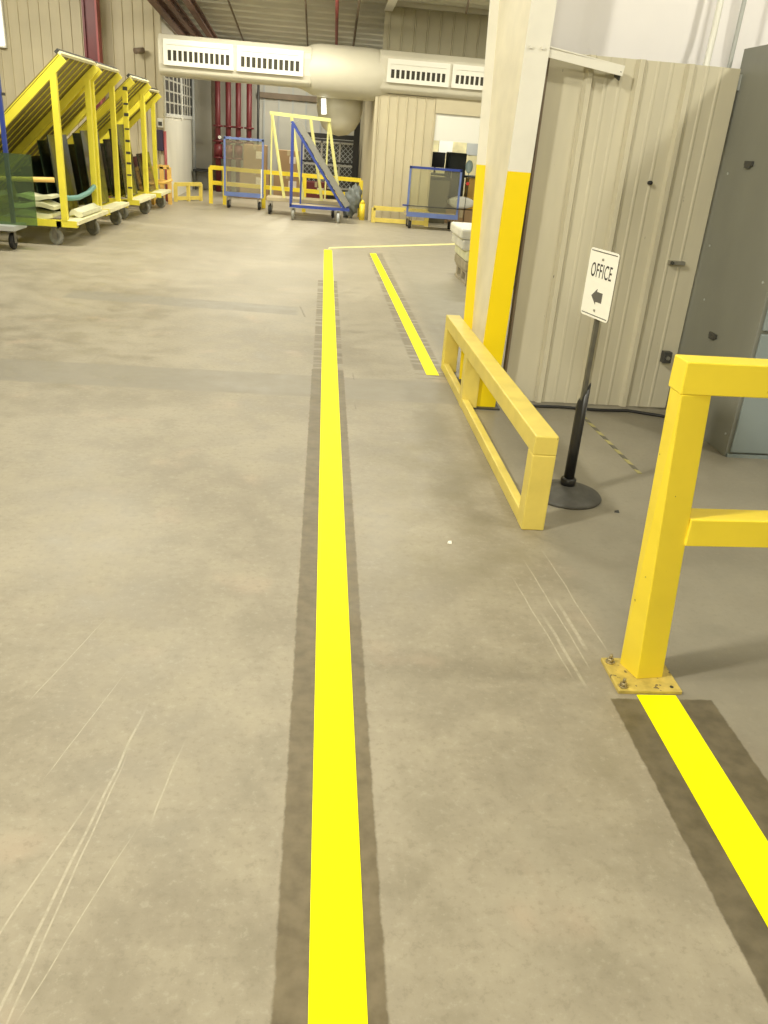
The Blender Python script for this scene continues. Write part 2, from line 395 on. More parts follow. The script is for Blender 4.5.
# white vinyl insulation wall above and behind the panel (soft vertical folds)
b = MB(); cols = []
n = 160
for i in range(n + 1):
    x = 1.2 + 5.3 * i / n
    d = .025 * math.sin(x * 9) + .018 * math.sin(x * 23 + 1) * (.5 + .5 * math.sin(x * 2.7))
    if 1.5 < x < 2.25: d *= .35
    cols.append((b.bm.verts.new((x, 5.30 + d, 1.6)), b.bm.verts.new((x, 5.30 + d * .8, 4.9))))
for a, c in zip(cols, cols[1:]):
    f = b.bm.faces.new([a[0], c[0], c[1], a[1]]); f.smooth = True
struct(b.build('wall_right_upper', M['insul']))
W('wall_right_core', 2.33, 6.5, 5.14, 5.20, 0, 1.7, 'panel')
W('wall_right_rail', 1.24, 2.35, 5.03, 5.09, 1.88, 1.96, 'palegrey')
tag(MB().tube([(2.22, 5.2, 4.9), (2.21, 5.2, 2.6), (2.2, 5.18, 2.2), (2.17, 5.13, 1.9), (2.17, 5.12, .0)], .018).build('conduit_pipe', M['whiteplastic']),
    'thin white conduit running up the white sheeting above the beige panel', 'pipe')
tag(MB().tube([(2.31, 5.11, 4.9), (2.31, 5.11, 2.7), (2.30, 5.11, 2.0), (2.30, 5.11, .0)], .012).build('conduit_pipe', M['palegrey']),
    'thin grey conduit dropping behind the grey cabinet corner', 'pipe')
# floor cable
tag(MB().tube([(1.30, 4.93, .012), (1.6, 4.95, .012), (1.85, 4.92, .012), (2.05, 4.94, .012), (2.25, 4.86, .012), (2.33, 4.75, .012)], .010, 8).build('cable', M['black']),
    'black cable lying along the foot of the beige panel wall', 'cable')

# ---------------------------------------------------------------- tapered steel column
t = thing('steel_column', 'tapered white steel column with yellow painted foot behind the low rail', 'column', (1.125, 4.9, 0))
def yf(z): return 5.50 + .27 * z
def xl_(z): return 1.037 + .0172 * z
H = 4.55; S0 = 1.375; FW = .130
def slab(za, zb, ya0, ya1, yb0, yb1, a, c):
    return MB().quadbox([(xl_(za) + a, ya0, za), (xl_(za) + c, ya0, za), (xl_(za) + c, ya1, za), (xl_(za) + a, ya1, za),
                         (xl_(zb) + a, yb0, zb), (xl_(zb) + c, yb0, zb), (xl_(zb) + c, yb1, zb), (xl_(zb) + a, yb1, zb)])
slab(S0, H, 4.88, 4.895, 4.88, 4.895, 0, FW).build('flange', M['column'], t)
slab(0, S0, 4.88, 4.895, 4.88, 4.895, 0, FW).build('painted_foot', M['yel_col'], t)['label'] = 'yellow painted foot of the near flange'
slab(S0, H, yf(S0), yf(S0) + .015, yf(H), yf(H) + .015, 0, FW).build('flange', M['column'], t)
slab(0, S0, yf(0), yf(0) + .015, yf(S0), yf(S0) + .015, 0, FW).build('painted_foot', M['yel_col'], t)['label'] = 'yellow painted foot of the far flange'
slab(0, H, 4.895, yf(0), 4.895, yf(H), .060, .070).build('web', M['column_web'], t)
for x in (1.10, 1.165): MB().cyl((x, 4.88, 1.985), (x, 4.868, 1.985), .011, n=6).build('bolt', M['column'], t)
MB().box(1.02, 1.19, 4.845, yf(0) + .05, 0, .010).build('foot_plate', M['dark'], t)
# bracket arm
t = thing('steel_bracket', 'short white steel arm joining the column to the top of the beige panel', 'bracket', (1.2, 4.87, 1.95))
MB().beam((1.188, 4.900, 1.972), (1.635, 4.93, 1.915), .008, .050).build('arm', M['column'], t)
MB().beam((1.188, 4.905, 1.995), (1.635, 4.945, 1.938), .035, .006).build('arm_lip', M['column'], t)
MB().beam((1.620, 4.93, 1.89), (1.620, 5.02, 1.915), .008, .045).build('end_tab', M['dark'], t)

# ---------------------------------------------------------------- low yellow rail
t = thing('guard_rail', 'low pale yellow square tube guard rail in front of the steel column', 'guard rail', (.98, 3.13, 0))
x0, x1 = .935, 1.035; ya, yb = 3.13, 5.80; t.rotation_euler = (0, 0, -.0050)
MB().quadbox([(x0, ya, .345), (x1, ya, .345), (x1, yb, .305), (x0, yb, .305), (x0, ya, .430), (x1, ya, .430), (x1, yb, .390), (x0, yb, .390)]).build('top_rail', M['yel_pale'], t, .006)
MB().box(x0 + .002, x0 + .045, ya + .088, yb - .088, .0, .062).build('bottom_rail', M['yel_pale'], t, .006)
for y0, y1 in ((ya, ya + .09), (4.85, 4.94), (yb - .09, yb)):
    MB().box(x0, x1, y0, y1, 0, .350 - .040 * (y0 - ya) / 2.67 - .003).build('post', M['yel_pale'], t, .006)

# ---------------------------------------------------------------- tall yellow rail with bolted plate
t = thing('guard_rail', 'tall bright yellow guard rail on a bolted floor plate at right edge', 'guard rail', (1.10, 2.09, 0))
sx, sy = -.078, -.020     # lean over the height
zt = .9385
def pst(xo, xi, nm):
    MB().quadbox([(xo, 2.050, .012), (xi, 2.062, .012), (xi - .022, 2.148, .012), (xo - .027, 2.136, .012),
                  (xo + sx, 2.050 + sy, zt), (xi + sx, 2.062 + sy, zt), (xi + sx - .002, 2.140 + sy, zt), (xo + sx + .001, 2.130 + sy, zt)]).build('post', M['yel'], t, .0035)
pst(1.057, 1.146, 0)
def rail(z0, z1, xa, nm):
    o = sx * z0 / zt; oy = sy * z0 / zt
    xb = 2.30 + o
    dy = .012
    MB().quadbox([(xa, 2.052 + oy, z0), (xb, 2.085 + oy, z0), (xb, 2.165 + oy, z0), (xa, 2.138 + oy, z0),
                  (xa, 2.052 + oy, z1), (xb, 2.085 + oy, z1), (xb, 2.165 + oy, z1), (xa, 2.138 + oy, z1)]).build(nm, M['yel'], t, .0035)
rail(.938, 1.026, 1.057 + sx * 1.03, 'top_rail')
rail(.487, .572, 1.10, 'middle_rail')
MB().quadbox([(2.205, 2.085, .012), (2.295, 2.088, .012), (2.295, 2.165, .012), (2.205, 2.165, .012), (2.125, 2.065, .938), (2.215, 2.07, .938), (2.215, 2.14, .938), (2.125, 2.14, .938)]).build('post', M['yel'], t, .0035)
for px in (0, 1.205):
    pl = MB().box(.978 + px, 1.182 + px, 1.990, 2.165, 0, .013).build('floor_plate', M['plate'], t, .002)
    for (bx, by) in ((1.000 + px, 2.013), (1.000 + px, 2.140), (1.165 + px, 2.140)):
        k = MB(); k.cyl((bx, by, .013), (bx, by, .017), .015, n=16); k.cyl((bx, by, .017), (bx, by, .028), .0105, n=6); k.cyl((bx, by, .028), (bx, by, .042), .005, n=10)
        k.build('bolt', M['bolt'], pl)
    MB().cyl((1.155 + px, 2.012, .0128), (1.155 + px, 2.012, .0145), .006, n=12).build('bolt_hole', M['black'], pl)

# ---------------------------------------------------------------- office sign on stand
t = thing('sign_stand', 'white OFFICE arrow sign on a thin pole with round black base', 'sign', (1.245, 3.53, 0))
cx, cy = 1.245, 3.53
MB().lathe([(.001, .0), (.165, .0), (.168, .008), (.160, .018), (.120, .034), (.070, .048), (.045, .056), (.040, .060), (.001, .060)], cx, cy, 48).build('base', M['base'], t)
MB().lathe([(.001, .058), (.036, .058), (.037, .088), (.031, .095), (.001, .095)], cx, cy, 32).build('collar', M['sleeve'], t)
b = MB(); b.lathe([(.001, .09), (.0245, .09), (.0245, .50), (.001, .50)], cx, cy, 24)
for vv in b.bm.verts:
    if vv.co.z > .4: vv.co.z += .055 * (vv.co.x - cx) / .0245 + .02 * math.sin(6 * math.atan2(vv.co.y - cy, vv.co.x - cx)) * .2
b.build('sleeve', M['sleeve'], t)
b = MB(); b.box(cx - .011, cx + .009, cy - .011, cy + .011, .09, 1.11); b.build('pole', M['polegrey'], t, .002)
U = Vector((.23, -.973, 0)).normalized(); Nn = Vector((-.973, -.23, 0)).normalized()
Pc = Vector((cx - .020, cy - .005, .990)); tilt = .03
def sp_(u, v, d): return Pc + U * (u + 0 * v) + Vector((0, 0, 1)) * v + Nn * d
w, h, r = .112, .142, .016
poly = []
for qx, qy, a0 in ((w - r, h - r, 0), (-w + r, h - r, 90), (-w + r, -h + r, 180), (w - r, -h + r, 270)):
    for k in range(6):
        a = math.radians(a0 + 18 * k); poly.append((qx + r * math.cos(a), qy + r * math.sin(a)))
MB().prism(poly, sp_, -.004, -.0005).build('sign_back', M['edge'], t)
pl = MB().prism(poly, sp_, -.0005, .0015).build('sign_plate', M['sign'], t)
def rect2(b, u0, u1, v0, v1): b.prism([(u0, v0), (u1, v0), (u1, v1), (u0, v1)], sp_, .0014, .0022)
b = MB(); rect2(b, -w + .010, w - .010, h - .0125, h - .009); b.build('border_line', M['ink'], pl)
b = MB(); rect2(b, -w + .010, w - .010, -h + .009, -h + .0125); b.build('border_line', M['ink'], pl)
av = -.052
b = MB(); b.prism([(-.046, av), (-.006, av + .033), (-.006, av + .021), (.040, av + .021), (.040, av - .021), (-.006, av - .021), (-.006, av - .033)], sp_, .0014, .0024); b.build('arrow', M['arrow'], pl)
for v_ in (.103, -.109):
    b = MB(); b.cyl(sp_(.0, v_, .001), sp_(.0, v_, .006), .0052, n=10); b.build('screw', M['steel'], pl)
cu = bpy.data.curves.new('lettering', 'FONT'); cu.body = 'OFFICE'; cu.size = .080; cu.align_x = 'CENTER'; cu.align_y = 'CENTER'; cu.extrude = .0006; cu.offset = .0002; cu.space_character = 1.12
tmp = bpy.data.objects.new('tmp', cu); C.objects.link(tmp)
bpy.context.view_layer.update()
me = bpy.data.meshes.new_from_object(tmp.evaluated_get(bpy.context.evaluated_depsgraph_get()))
xs = [v.co.x for v in me.vertices]; xc = (max(xs) + min(xs)) / 2; wx = max(xs) - min(xs); ys = [v.co.y for v in me.vertices]; yc = (max(ys) + min(ys)) / 2; hy = max(ys) - min(ys)
for v in me.vertices:
    q = sp_((v.co.x - xc) * .164 / wx, (v.co.y - yc) * .058 / hy + .055, .0018 + v.co.z)
    v.co = q - t.location
bpy.data.objects.remove(tmp)
me.materials.clear(); me.materials.append(M['ink'])
o = bpy.data.objects.new('lettering', me); C.objects.link(o); o.parent = pl

# ---------------------------------------------------------------- grey cabinet
t = thing('metal_cabinet', 'tall grey metal cabinet with dull blue-grey doors at right edge', 'cabinet', (2.8, 4.6, 0))
MB().box(2.35, 3.30, 4.185, 5.08, .0, 2.09).build('body', M['cabinet'], t, .004)
MB().box(2.36, 3.29, 4.170, 4.186, .0, .02).build('kick_edge', M['cabdoor'], t)
for i, (za, zb) in enumerate(((.03, .695), (.715, 1.37), (1.39, 2.07))):
    d = MB().box(2.372, 3.275, 4.168, 4.184, za, zb).build('door', M['cabdoor'], t, .004)
    MB().box(2.80, 2.86, 4.150, 4.168, zb - .12, zb - .09).build('handle', M['steel'], d, .003)
for (y, z) in ((4.70, 1.505), (4.64, .578)):
    k = MB(); k.box(2.338, 2.35, y - .045, y + .045, z - .006, z + .018); k.box(2.334, 2.342, y - .03, y + .03, z - .018, z - .004)
    k.build('recessed_handle', M['dark'], t, .002)
for (y, z) in ((4.93, 1.45), (4.95, 1.05), (4.86, .75), (4.25, .95), (4.27, .5), (4.22, 1.35), (4.9, .3), (4.23, .12)): MB().cyl((2.346, y, z), (2.351, y, z), .007, n=8).build('rivet', M['palegrey'], t)
t = thing('wall_catch', 'small metal catch fixed on the beige panel at mid height', 'catch', (2.19, 4.99, .93))
MB().box(2.14, 2.235, 4.975, 5.02, .925, .945).build('plate', M['steel'], t); MB().cyl((2.15, 4.975, .935), (2.15, 4.96, .935), .010, n=8).build('knob', M['dark'], t)
tag(MB().lathe([(.001, 4.985), (.012, 4.985), (.012, 5.016), (.001, 5.016)], 1.93, 1.368, 5, 'y').build('rubber_grommet', M['black']), 'small black plug in a hole of the beige panel', 'plug')
t = thing('low_latch', 'small dark latch low on the beige panel beside the cabinet', 'latch', (2.24, 4.98, .36))
MB().box(2.215, 2.27, 4.95, 5.0, .33, .40).build('body', M['dark'], t, .004); MB().cyl((2.24, 4.95, .365), (2.24, 4.93, .365), .012, n=8).build('knob', M['steel'], t)

# bits of litter on the floor
for (x, y, s, l) in ((.600, 2.985, .011, 'tiny white scrap of paper on the floor left of the low rail'), (1.44, 3.36, .014, 'tiny dark chip lying on the floor right of the sign base')):
    b = MB(); b.quadbox([(x - s, y - s * .6, .0005), (x + s * .7, y - s, .0005), (x + s, y + s * .5, .0005), (x - s * .4, y + s, .0005), (x - s * .8, y - s * .5, .006), (x + s * .6, y - s * .7, .004), (x + s * .7, y + s * .4, .008), (x - s * .3, y + s * .7, .005)])
    tag(b.build('floor_scrap', M['sign' if 'white' in l else 'dark']), l, 'litter')

# ---------------------------------------------------------------- casters
def caster(parent, x, y, r=.10, top=.24, wheel='caster', yaw=0.):
    f = MB(); f.box(x - .045, x + .045, y - .045, y + .045, top - .012, top)
    f.box(x - .034, x - .028, y - .035, y + .035, r * .8, top - .01); f.box(x + .028, x + .034, y - .035, y + .035, r * .8, top - .01)
    if yaw: bmesh.ops.rotate(f.bm, cent=(x, y, 0), matrix=Matrix.Rotation(yaw, 3, 'Z'), verts=f.bm.verts)
    f = f.build('caster', M['steel'], parent)
    wv = MB().lathe([(.001, x - .018), (r * .55, x - .018), (r * .62, x - .024), (r * .9, x - .024), (r, x - .012), (r, x + .012), (r * .9, x + .024), (r * .62, x + .024), (r * .55, x + .018), (.001, x + .018)], y, r, 28, 'x')
    if yaw:
        bmesh.ops.rotate(wv.bm, cent=(x, y, 0), matrix=Matrix.Rotation(yaw, 3, 'Z'), verts=wv.bm.verts)
    wo = wv.build('wheel', M[wheel], f)
    return f

# ---------------------------------------------------------------- yellow slanted rack carts
def rack(x_right, y0, y1, label, slats=True, ztop=2.02, inset=.16, brace=False):
    t = thing('slanted_rack_cart', label, 'rack cart', ((x_right - .8), (y0 + y1) / 2, 0), 'yellow slanted rack carts by the left wall')
    xl = x_right - 1.80; xt = x_right - inset + .13
    f = MB(); f.box(xl, x_right - .02, y0, y0 + .07, .225, .30); f.box(xl, x_right - .02, y1 - .07, y1, .225, .30)
    f.box(xl, xl + .07, y0, y1, .225, .30); f.box(xl + .6, xl + .66, y0, y1, .225, .29); f.box(x_right - .26, x_right - .20, y0, y1, .225, .29); f.build('base_frame', M['yel_rack'], t)
    MB().box(x_right - .19, x_right, y0 + .005, y1 - .005, .255, .305).build('side_plank', M['wood'], t, .004)
    xp = x_right - inset
    for y in (y0, y1 - .07):
        MB().box(xp - .035, xp + .035, y, y + .07, .29, ztop - .13).build('post', M['yel_rack'], t, .004)
    zb = .32
    if brace: MB().beam((xp - .03, y1 - .033, ztop - .50), (xl + .45, y1 - .033, .32), .05, .07, (0, 1, 0)).build('lower_brace', M['yel_rack'], t)
    for y in (y0 - .002, y1 - .068):
        MB().beam((xt, y + .025, ztop), (xl + .03, y + .025, zb), .085, .045, (0, 1, 0)).build('slanted_beam', M['yel_rack'], t)
    # slanted deck of boards lying on the beams
    d = Vector((xl + .03 - xt, 0, zb - ztop)).normalized(); nrm = Vector((d.z, 0, -d.x));
    if nrm.z < 0: nrm = -nrm
    b = MB(); y = y0; k = 0
    Lx = (Vector((xt, 0, ztop)) - Vector((xl + .03, 0, zb))).length
    n = max(3, int((y1 - y0) / .22)); wd = (y1 - y0) / n
    A = Vector((xt, 0, ztop)) + nrm * .055
    for i in range(n):
        ya = y0 + i * wd + .012; yb_ = y0 + (i + 1) * wd - .012
        p = [A + Vector((0, ya, 0)), A + Vector((0, yb_, 0)), A + d * Lx + Vector((0, yb_, 0)), A + d * Lx + Vector((0, ya, 0))]
        b.quadbox([*p, *[q + nrm * .02 for q in p]])
    b.build('board_deck', M['slat'], t)
    b = MB()
    for i in range(n + 1):
        yy = y0 + i * wd; b.beam(A + Vector((0, yy, 0)) - nrm * .003, A + d * Lx + Vector((0, yy, 0)) - nrm * .003, .014, .010, nrm)
    b.build('board_batten', M['yel_rack'], t)
    MB().beam(A + Vector((0, y0, 0)) - d * .01 , A + Vector((0, y1, 0)) - d * .01, .035, .03, nrm).build('top_edge', M['wood'], t)
    MB().beam(A + Vector((0, y0, 0)) + nrm * .035, A + Vector((0, y1, 0)) + nrm * .035, .05, .03, nrm).build('top_cap', M['dark'], t)
    for (x, y) in ((x_right - .30, y0 + .10), (x_right - .14, y1 - .35), (xl + .15, y0 + .12), (xl + .15, y1 - .12)):
        caster(t, x, y, .10, .228, yaw=1.15)
    return t
R1 = rack(-2.83, 10.66, 12.24, 'nearest yellow slanted rack cart with cream foam and teal strap on deck', ztop=2.03, brace=True)
b = MB()
R2 = rack(-2.83, 12.36, 13.62, 'yellow slanted rack cart second from the front behind the foam loaded one')
R3X = -2.91; R3Y = 14.05
R3 = rack(-2.75, 14.05, 15.45, 'yellow slanted rack cart with black chain marks up its near post', ztop=1.98)
R4 = rack(-2.70, 15.75, 16.75, 'rearmost yellow slanted rack cart near the far beige wall', ztop=1.88, inset=.27)
# black chain up the near post of cart three
for i in range(9):
    z = .45 + i * .17 + random.random() * .05; MB().box(R3X - .02, R3X + .045, R3Y - .008, R3Y + .002, z, z + .02 + .03 * random.random()).build('dark_mark', M['dark'], R3)
# green glass stacks standing on the decks
def glass_pack(x0, x1, y0, y1, z0, z1, label, n=5, lean=.10, zb=.305):
    t = thing('glass_stack', label, 'glass sheets', ((x0 + x1) / 2, (y0 + y1) / 2, zb), 'dark green glass stacked in the rack carts')
    for i in range(n):
        x = x0 + (x1 - x0) * i / (n - 1); hh = min(z1, 1.66 + (x - lean + 2.88)) - random.random() * .10; yy = y1 - random.random() * .15
        MB().quadbox([(x, y0, zb), (x + .012, y0, zb), (x + .012, yy, zb), (x, yy, zb), (x - lean, y0, hh), (x - lean + .012, y0, hh), (x - lean + .012, yy, hh), (x - lean, yy, hh)]).build('glass_sheet', M['greenglass'], t)
    return t
glass_pack(-3.62, -3.16, 11.15, 12.10, 0, 1.25, 'dark green glass sheets standing on the nearest yellow rack cart', 5)
glass_pack(-3.50, -3.10, 12.46, 13.50, 0, 1.50, 'dark green glass sheets standing on the second yellow rack cart', 5)
glass_pack(-3.42, -3.02, 14.25, 15.3, 0, 1.50, 'dark green glass sheets standing on the third yellow rack cart', 5)
glass_pack(-3.25, -2.95, 15.9, 16.6, 0, .95, 'dark green glass sheets standing on the rearmost yellow rack cart', 4)
# foam pads and strap on the first deck
def pad(x0, x1, y0, y1, z0, th, label, m='foam'):
    b = MB(); n = 10; top = []; bot = []
    for i in range(n + 1):
        rt = []; rb = []
        for j in range(5):
            u = i / n; v = j / 4; x = x0 + (x1 - x0) * u; y = y0 + (y1 - y0) * v
            zz = z0 + .016 * (1 + math.sin(u * 7 + z0 * 40))
            rt.append(b.bm.verts.new((x, y, zz + th * (1 - .35 * abs(2 * u - 1) ** 3)))); rb.append(b.bm.verts.new((x, y, zz)))
        top.append(rt); bot.append(rb)
    for i in range(n):
        for j in range(4):
            for g, rev in ((top, False), (bot, True)):
                f = [g[i][j], g[i + 1][j], g[i + 1][j + 1], g[i][j + 1]]; ff_ = b.bm.faces.new(f[::-1] if rev else f); ff_.smooth = True
        for j in (0, 4): b.bm.faces.new([top[i][j], top[i + 1][j], bot[i + 1][j], bot[i][j]])
    for i in (0, n):
        for j in range(4): b.bm.faces.new([top[i][j], top[i][j + 1], bot[i][j + 1], bot[i][j]])
    return tag(b.build('foam_pad', M[m]), label, 'foam pad', 'cream foam pads on the nearest rack cart')
pad(-3.62, -3.14, 10.70, 11.1, .30, .060, 'cream foam pad lowest in the pile on the nearest rack cart')
pad(-3.60, -3.12, 10.72, 11.1, .402, .055, 'cream foam pad in the middle of the pile on nearest rack cart')
pad(-3.55, -3.14, 10.74, 11.1, .498, .045, 'cream foam pad topmost of the pile on the nearest rack cart')
pad(-3.02, -2.86, 11.0, 12.0, .305, .07, 'cream foam roll lying along the plank of the nearest rack cart')
tag(MB().tube([(-3.08, 10.95, .54), (-3.03, 11.1, .52), (-3.00, 11.4, .51), (-2.98, 11.8, .54), (-2.97, 12.1, .60)], .032, 10).build('padded_strap', M['teal']),
    'teal padded strap curving over the foam on the nearest rack cart', 'strap')
# blue cart at the frame's left edge with clear green sheets and orange tube
t = thing('blue_cart', 'blue post cart with green translucent sheets cut by the left edge', 'cart', (-3.7, 10.2, 0))
MB().box(-4.6, -3.36, 9.98, 10.42, .225, .275).build('platform', M['palegrey'], t)
for x in (-3.46, -4.52): MB().box(x - .022, x + .022, 10.26, 10.30, .275, 1.86).build('post', M['blue'], t)
MB().box(-4.5, -3.46, 10.265, 10.295, 1.55, 1.60).build('crossbar', M['blue'], t)
MB().box(-3.44, -3.40, 10.27, 10.29, 1.60, 1.63).build('hook', M['dark'], t)
for (x, y) in ((-3.46, 10.2), (-4.45, 10.2)): caster(t, x, y, .09, .225, 'black')
MB().cyl((-4.6, 10.34, .70), (-3.05, 10.60, .755), .028, n=12).build('tube_rail', M['orange'], t)
for k in range(1): MB().box(-4.4, -3.15 - .08 * k, 10.14 + .05 * k, 10.148 + .05 * k, .276, 1.03 - .02 * k).build('glass_pane', M['gglass'], t)

# ---------------------------------------------------------------- left far wall items
t = thing('steel_column', 'dark red steel column standing before the beige siding on the left', 'column', (-4.18, 17.6, 0))
MB().box(-4.30, -4.26, 17.50, 17.75, 0, 3.70).build('flange', M['red'], t); MB().box(-4.07, -4.035, 17.50, 17.75, 0, 3.70).build('flange', M['pinkred'], t); MB().box(-4.26, -4.07, 17.56, 17.60, 0, 3.70).build('web', M['red'], t)  # right flange in a paler red than left flange and web
t = thing('wall_light', 'bright white upright wall lamp at the top left corner', 'lamp', (-5.82, 17.85, 2.9))
MB().box(-6.10, -5.79, 17.83, 17.93, 2.47, 3.3).build('housing', M['whiteplastic'], t, .02); MB().box(-6.07, -5.82, 17.80, 17.83, 2.51, 3.27).build('diffuser', M['lampwhite'], t, .01)
t = thing('wall_camera', 'small dark camera on the beige siding above the racks', 'camera', (-3.4, 17.85, 2.6))
MB().box(-3.42, -3.34, 17.80, 17.93, 2.58, 2.66).build('mount', M['dark'], t); MB().cyl((-3.44, 17.70, 2.60), (-3.30, 17.82, 2.63), .05, n=12).build('body', M['brownstrip'], t)
t = thing('alarm_box', 'small white alarm box on the wall corner above a dark hanging cloth', 'box', (-3.05, 17.82, 1.42))
MB().box(-3.09, -2.99, 17.78, 17.86, 1.34, 1.50).build('case', M['whiteplastic'], t, .01); MB().box(-3.07, -3.0, 17.77, 17.78, 1.37, 1.44).build('display', M['dark'], t)
tag(MB().box(-3.11, -2.99, 17.76, 17.855, .92, 1.30).build('hanging_cloth', M['plum'], None, .02), 'dark purple cloth hanging at the corner of the beige siding', 'cloth')
tag(MB().cyl((-2.955, 17.80, .0), (-2.955, 17.80, 1.28), .028, n=10).build('extinguisher_pole', M['pinkred']), 'thin faded red upright beside the dark hanging cloth', 'pole')
# window on the alcove side wall
win = struct(MB().box(-2.982, -2.955, 17.95, 21.85, 2.38, 2.45).box(-2.982, -2.955, 17.95, 21.85, 1.53, 1.60).box(-2.982, -2.955, 17.98, 18.05, 1.55, 2.42).box(-2.982, -2.945, 20.05, 20.2, 1.5, 2.5).box(-2.982, -2.955, 21.78, 21.85, 1.55, 2.42).build('window_1', M['whiteplastic']))
MB().box(-2.979, -2.972, 18.0, 21.8, 1.58, 2.42).build('pane', M['dark'], win)
b = MB()
for y in (18.55, 19.1, 19.6, 20.6, 21.0, 21.4): b.box(-2.975, -2.962, y - .06, y + .06, 1.58, 2.42)
for z in (1.80, 2.0, 2.2): b.box(-2.975, -2.964, 18.0, 21.8, z - .016, z + .016)
b.build('muntin', M['greywall'], win)
# small yellow barriers on the left
def barrier(name, a, b_, posts, zt, zm, label, w=.07, m='yel_pale', zb=None, group=None):
    a = Vector((*a, 0)); b_ = Vector((*b_, 0)); d = b_ - a
    t = thing(name, label, 'guard rail', tuple(a), group)
    MB().beam(a + Vector((0, 0, zt - w / 2)), b_ + Vector((0, 0, zt - w / 2)), w, w).build('top_rail', M[m], t)
    if zm: MB().beam(a + Vector((0, 0, zm)), b_ + Vector((0, 0, zm)), w * .8, w).build('middle_rail', M[m], t)
    for u in posts:
        p = a + d * u; MB().box(p.x - w / 2, p.x + w / 2, p.y - w / 2, p.y + w / 2, 0, zt - w * .5).build('post', M[m], t)
    return t
barrier('guard_rail', (-3.08, 17.2), (-2.80, 17.2), (0, .5, 1), .70, .40, 'narrow yellow guard rail with three posts behind the rearmost rack cart', .07, 'orange')
barrier('guard_rail', (-2.80, 17.9), (-2.38, 18.5), (0, .5, 1), .36, .06, 'knee-high yellow guard rail at the foot of the white alcove wall', .07, 'yel_pale')
tag(MB().tube([(-3.12, 16.9, .38), (-2.85, 16.9, .40), (-2.70, 16.9, .47)], .028).box(-3.10, -3.04, 16.87, 16.93, 0, .38).build('tube_handle', M['orange']), 'orange-yellow bent tube handle beside the rearmost rack cart', 'handle')
barrier('guard_rail', (-2.12, 18.05), (.88, 17.35), (0, .095, .36, .63, 1), .72, .40, 'long yellow guard rail across the mouth of the far alcove', .075, 'yel')
t = barrier('guard_rail', (1.10, 16.45), (2.12, 16.45), (0, 1), .30, .05, 'low yellow guard rail along the foot of the beige enclosure', .075, 'yel_pale')
t = thing('bollard', 'stubby yellow bollard at the corner of the beige enclosure', 'bollard', (.90, 16.78, 0))
MB().cyl((.90, 16.78, 0), (.90, 16.78, .30), .055, n=20).build('tube', M['yel'], t); MB().cyl((.90, 16.78, .30), (.90, 16.78, .36), .055, .02, 20).build('cap', M['yel'], t)

# ---------------------------------------------------------------- alcove contents
for i, (x, l) in enumerate(((-2.33, 'leftmost dark red sprinkler pipe rising in the alcove'), (-2.09, 'dark red sprinkler pipe second from the left in the alcove'),
                            (-1.86, 'dark red sprinkler pipe third from the left in the alcove'), (-1.61, 'rightmost of the four dark red sprinkler pipes in the alcove'))):
    t = thing('sprinkler_riser', l, 'pipe', (x, 21.4, 0), 'red sprinkler risers in the alcove')
    MB().cyl((x, 21.4, 0), (x, 21.4, 3.20), .062, n=18).build('pipe', M['red'], t)
    MB().cyl((x, 21.4, .78), (x, 21.4, 1.05), .10, n=18).build('valve_body', M['red'], t)
    for z in (.74, 1.10, 1.42): MB().cyl((x, 21.4, z), (x, 21.4, z + .04), .115, n=18).build('pipe_flange', M['red'], t)
    MB().cyl((x + .05, 21.33, 1.20), (x + .05, 21.28, 1.20), .038, n=14).build('gauge', M['whiteplastic'], t)
for x, r, l, m in ((-2.93, .035, 'grey service pipe in the alcove corner beside the white wall', 'palegrey'), (-2.46, .05, 'dark brown-grey service pipe left of the red sprinkler pipes', 'brownstrip'), (-1.42, .03, 'thin dark conduit right of the red sprinkler pipes', 'dark')):
    tag(MB().cyl((x, 21.7, 0), (x, 21.7, 3.15), r, n=14).build('service_pipe', M[m]), l, 'pipe')
t = thing('wall_shelf', 'small black shelf on the alcove wall left of the red pipes', 'shelf', (-2.75, 21.7, .4))
MB().box(-2.93, -2.52, 21.45, 21.98, .42, .46).build('board', M['black'], t)
for x in (-2.9, -2.56): MB().box(x, x + .025, 21.5, 21.53, 0, .42).build('leg', M['dark'], t)
def carton(x0, x1, y0, y1, z0, z1, label, m='card', lab=True):
    t = thing('cardboard_box', label, 'box', ((x0 + x1) / 2, (y0 + y1) / 2, z0), 'boxes stored in the alcove')
    MB().box(x0, x1, y0, y1, z0, z1).build('carton', M[m], t, .006)
    MB().box((x0 + x1) / 2 - .03, (x0 + x1) / 2 + .03, y0 - .002, y0 + .1, z1 - .1, z1 + .001).build('tape', M['ply'], t)
    if lab: MB().box(x0 + (x1 - x0) * .55, x0 + (x1 - x0) * .85, y0 - .004, y0, z0 + (z1 - z0) * .45, z0 + (z1 - z0) * .75).build('paper_label', M['paper'], t)
carton(-.95, -.35, 19.9, 20.5, .02, .58, 'brown cardboard box lowest of the stack behind the yellow rail')
carton(-.86, -.40, 19.9, 20.4, .582, 1.06, 'brown cardboard box topmost of the stack behind the yellow rail')
carton(-1.7, -1.05, 19.9, 20.6, .0, .62, 'wide brown cardboard box behind the upright blue framed glass cart')
carton(-1.62, -1.12, 19.9, 20.5, .622, 1.12, 'brown cardboard box on the wide box behind the blue framed cart')
carton(-.25, .25, 19.9, 20.4, .0, .45, 'dark red box between the cardboard stack and the mesh gate', 'red', True)
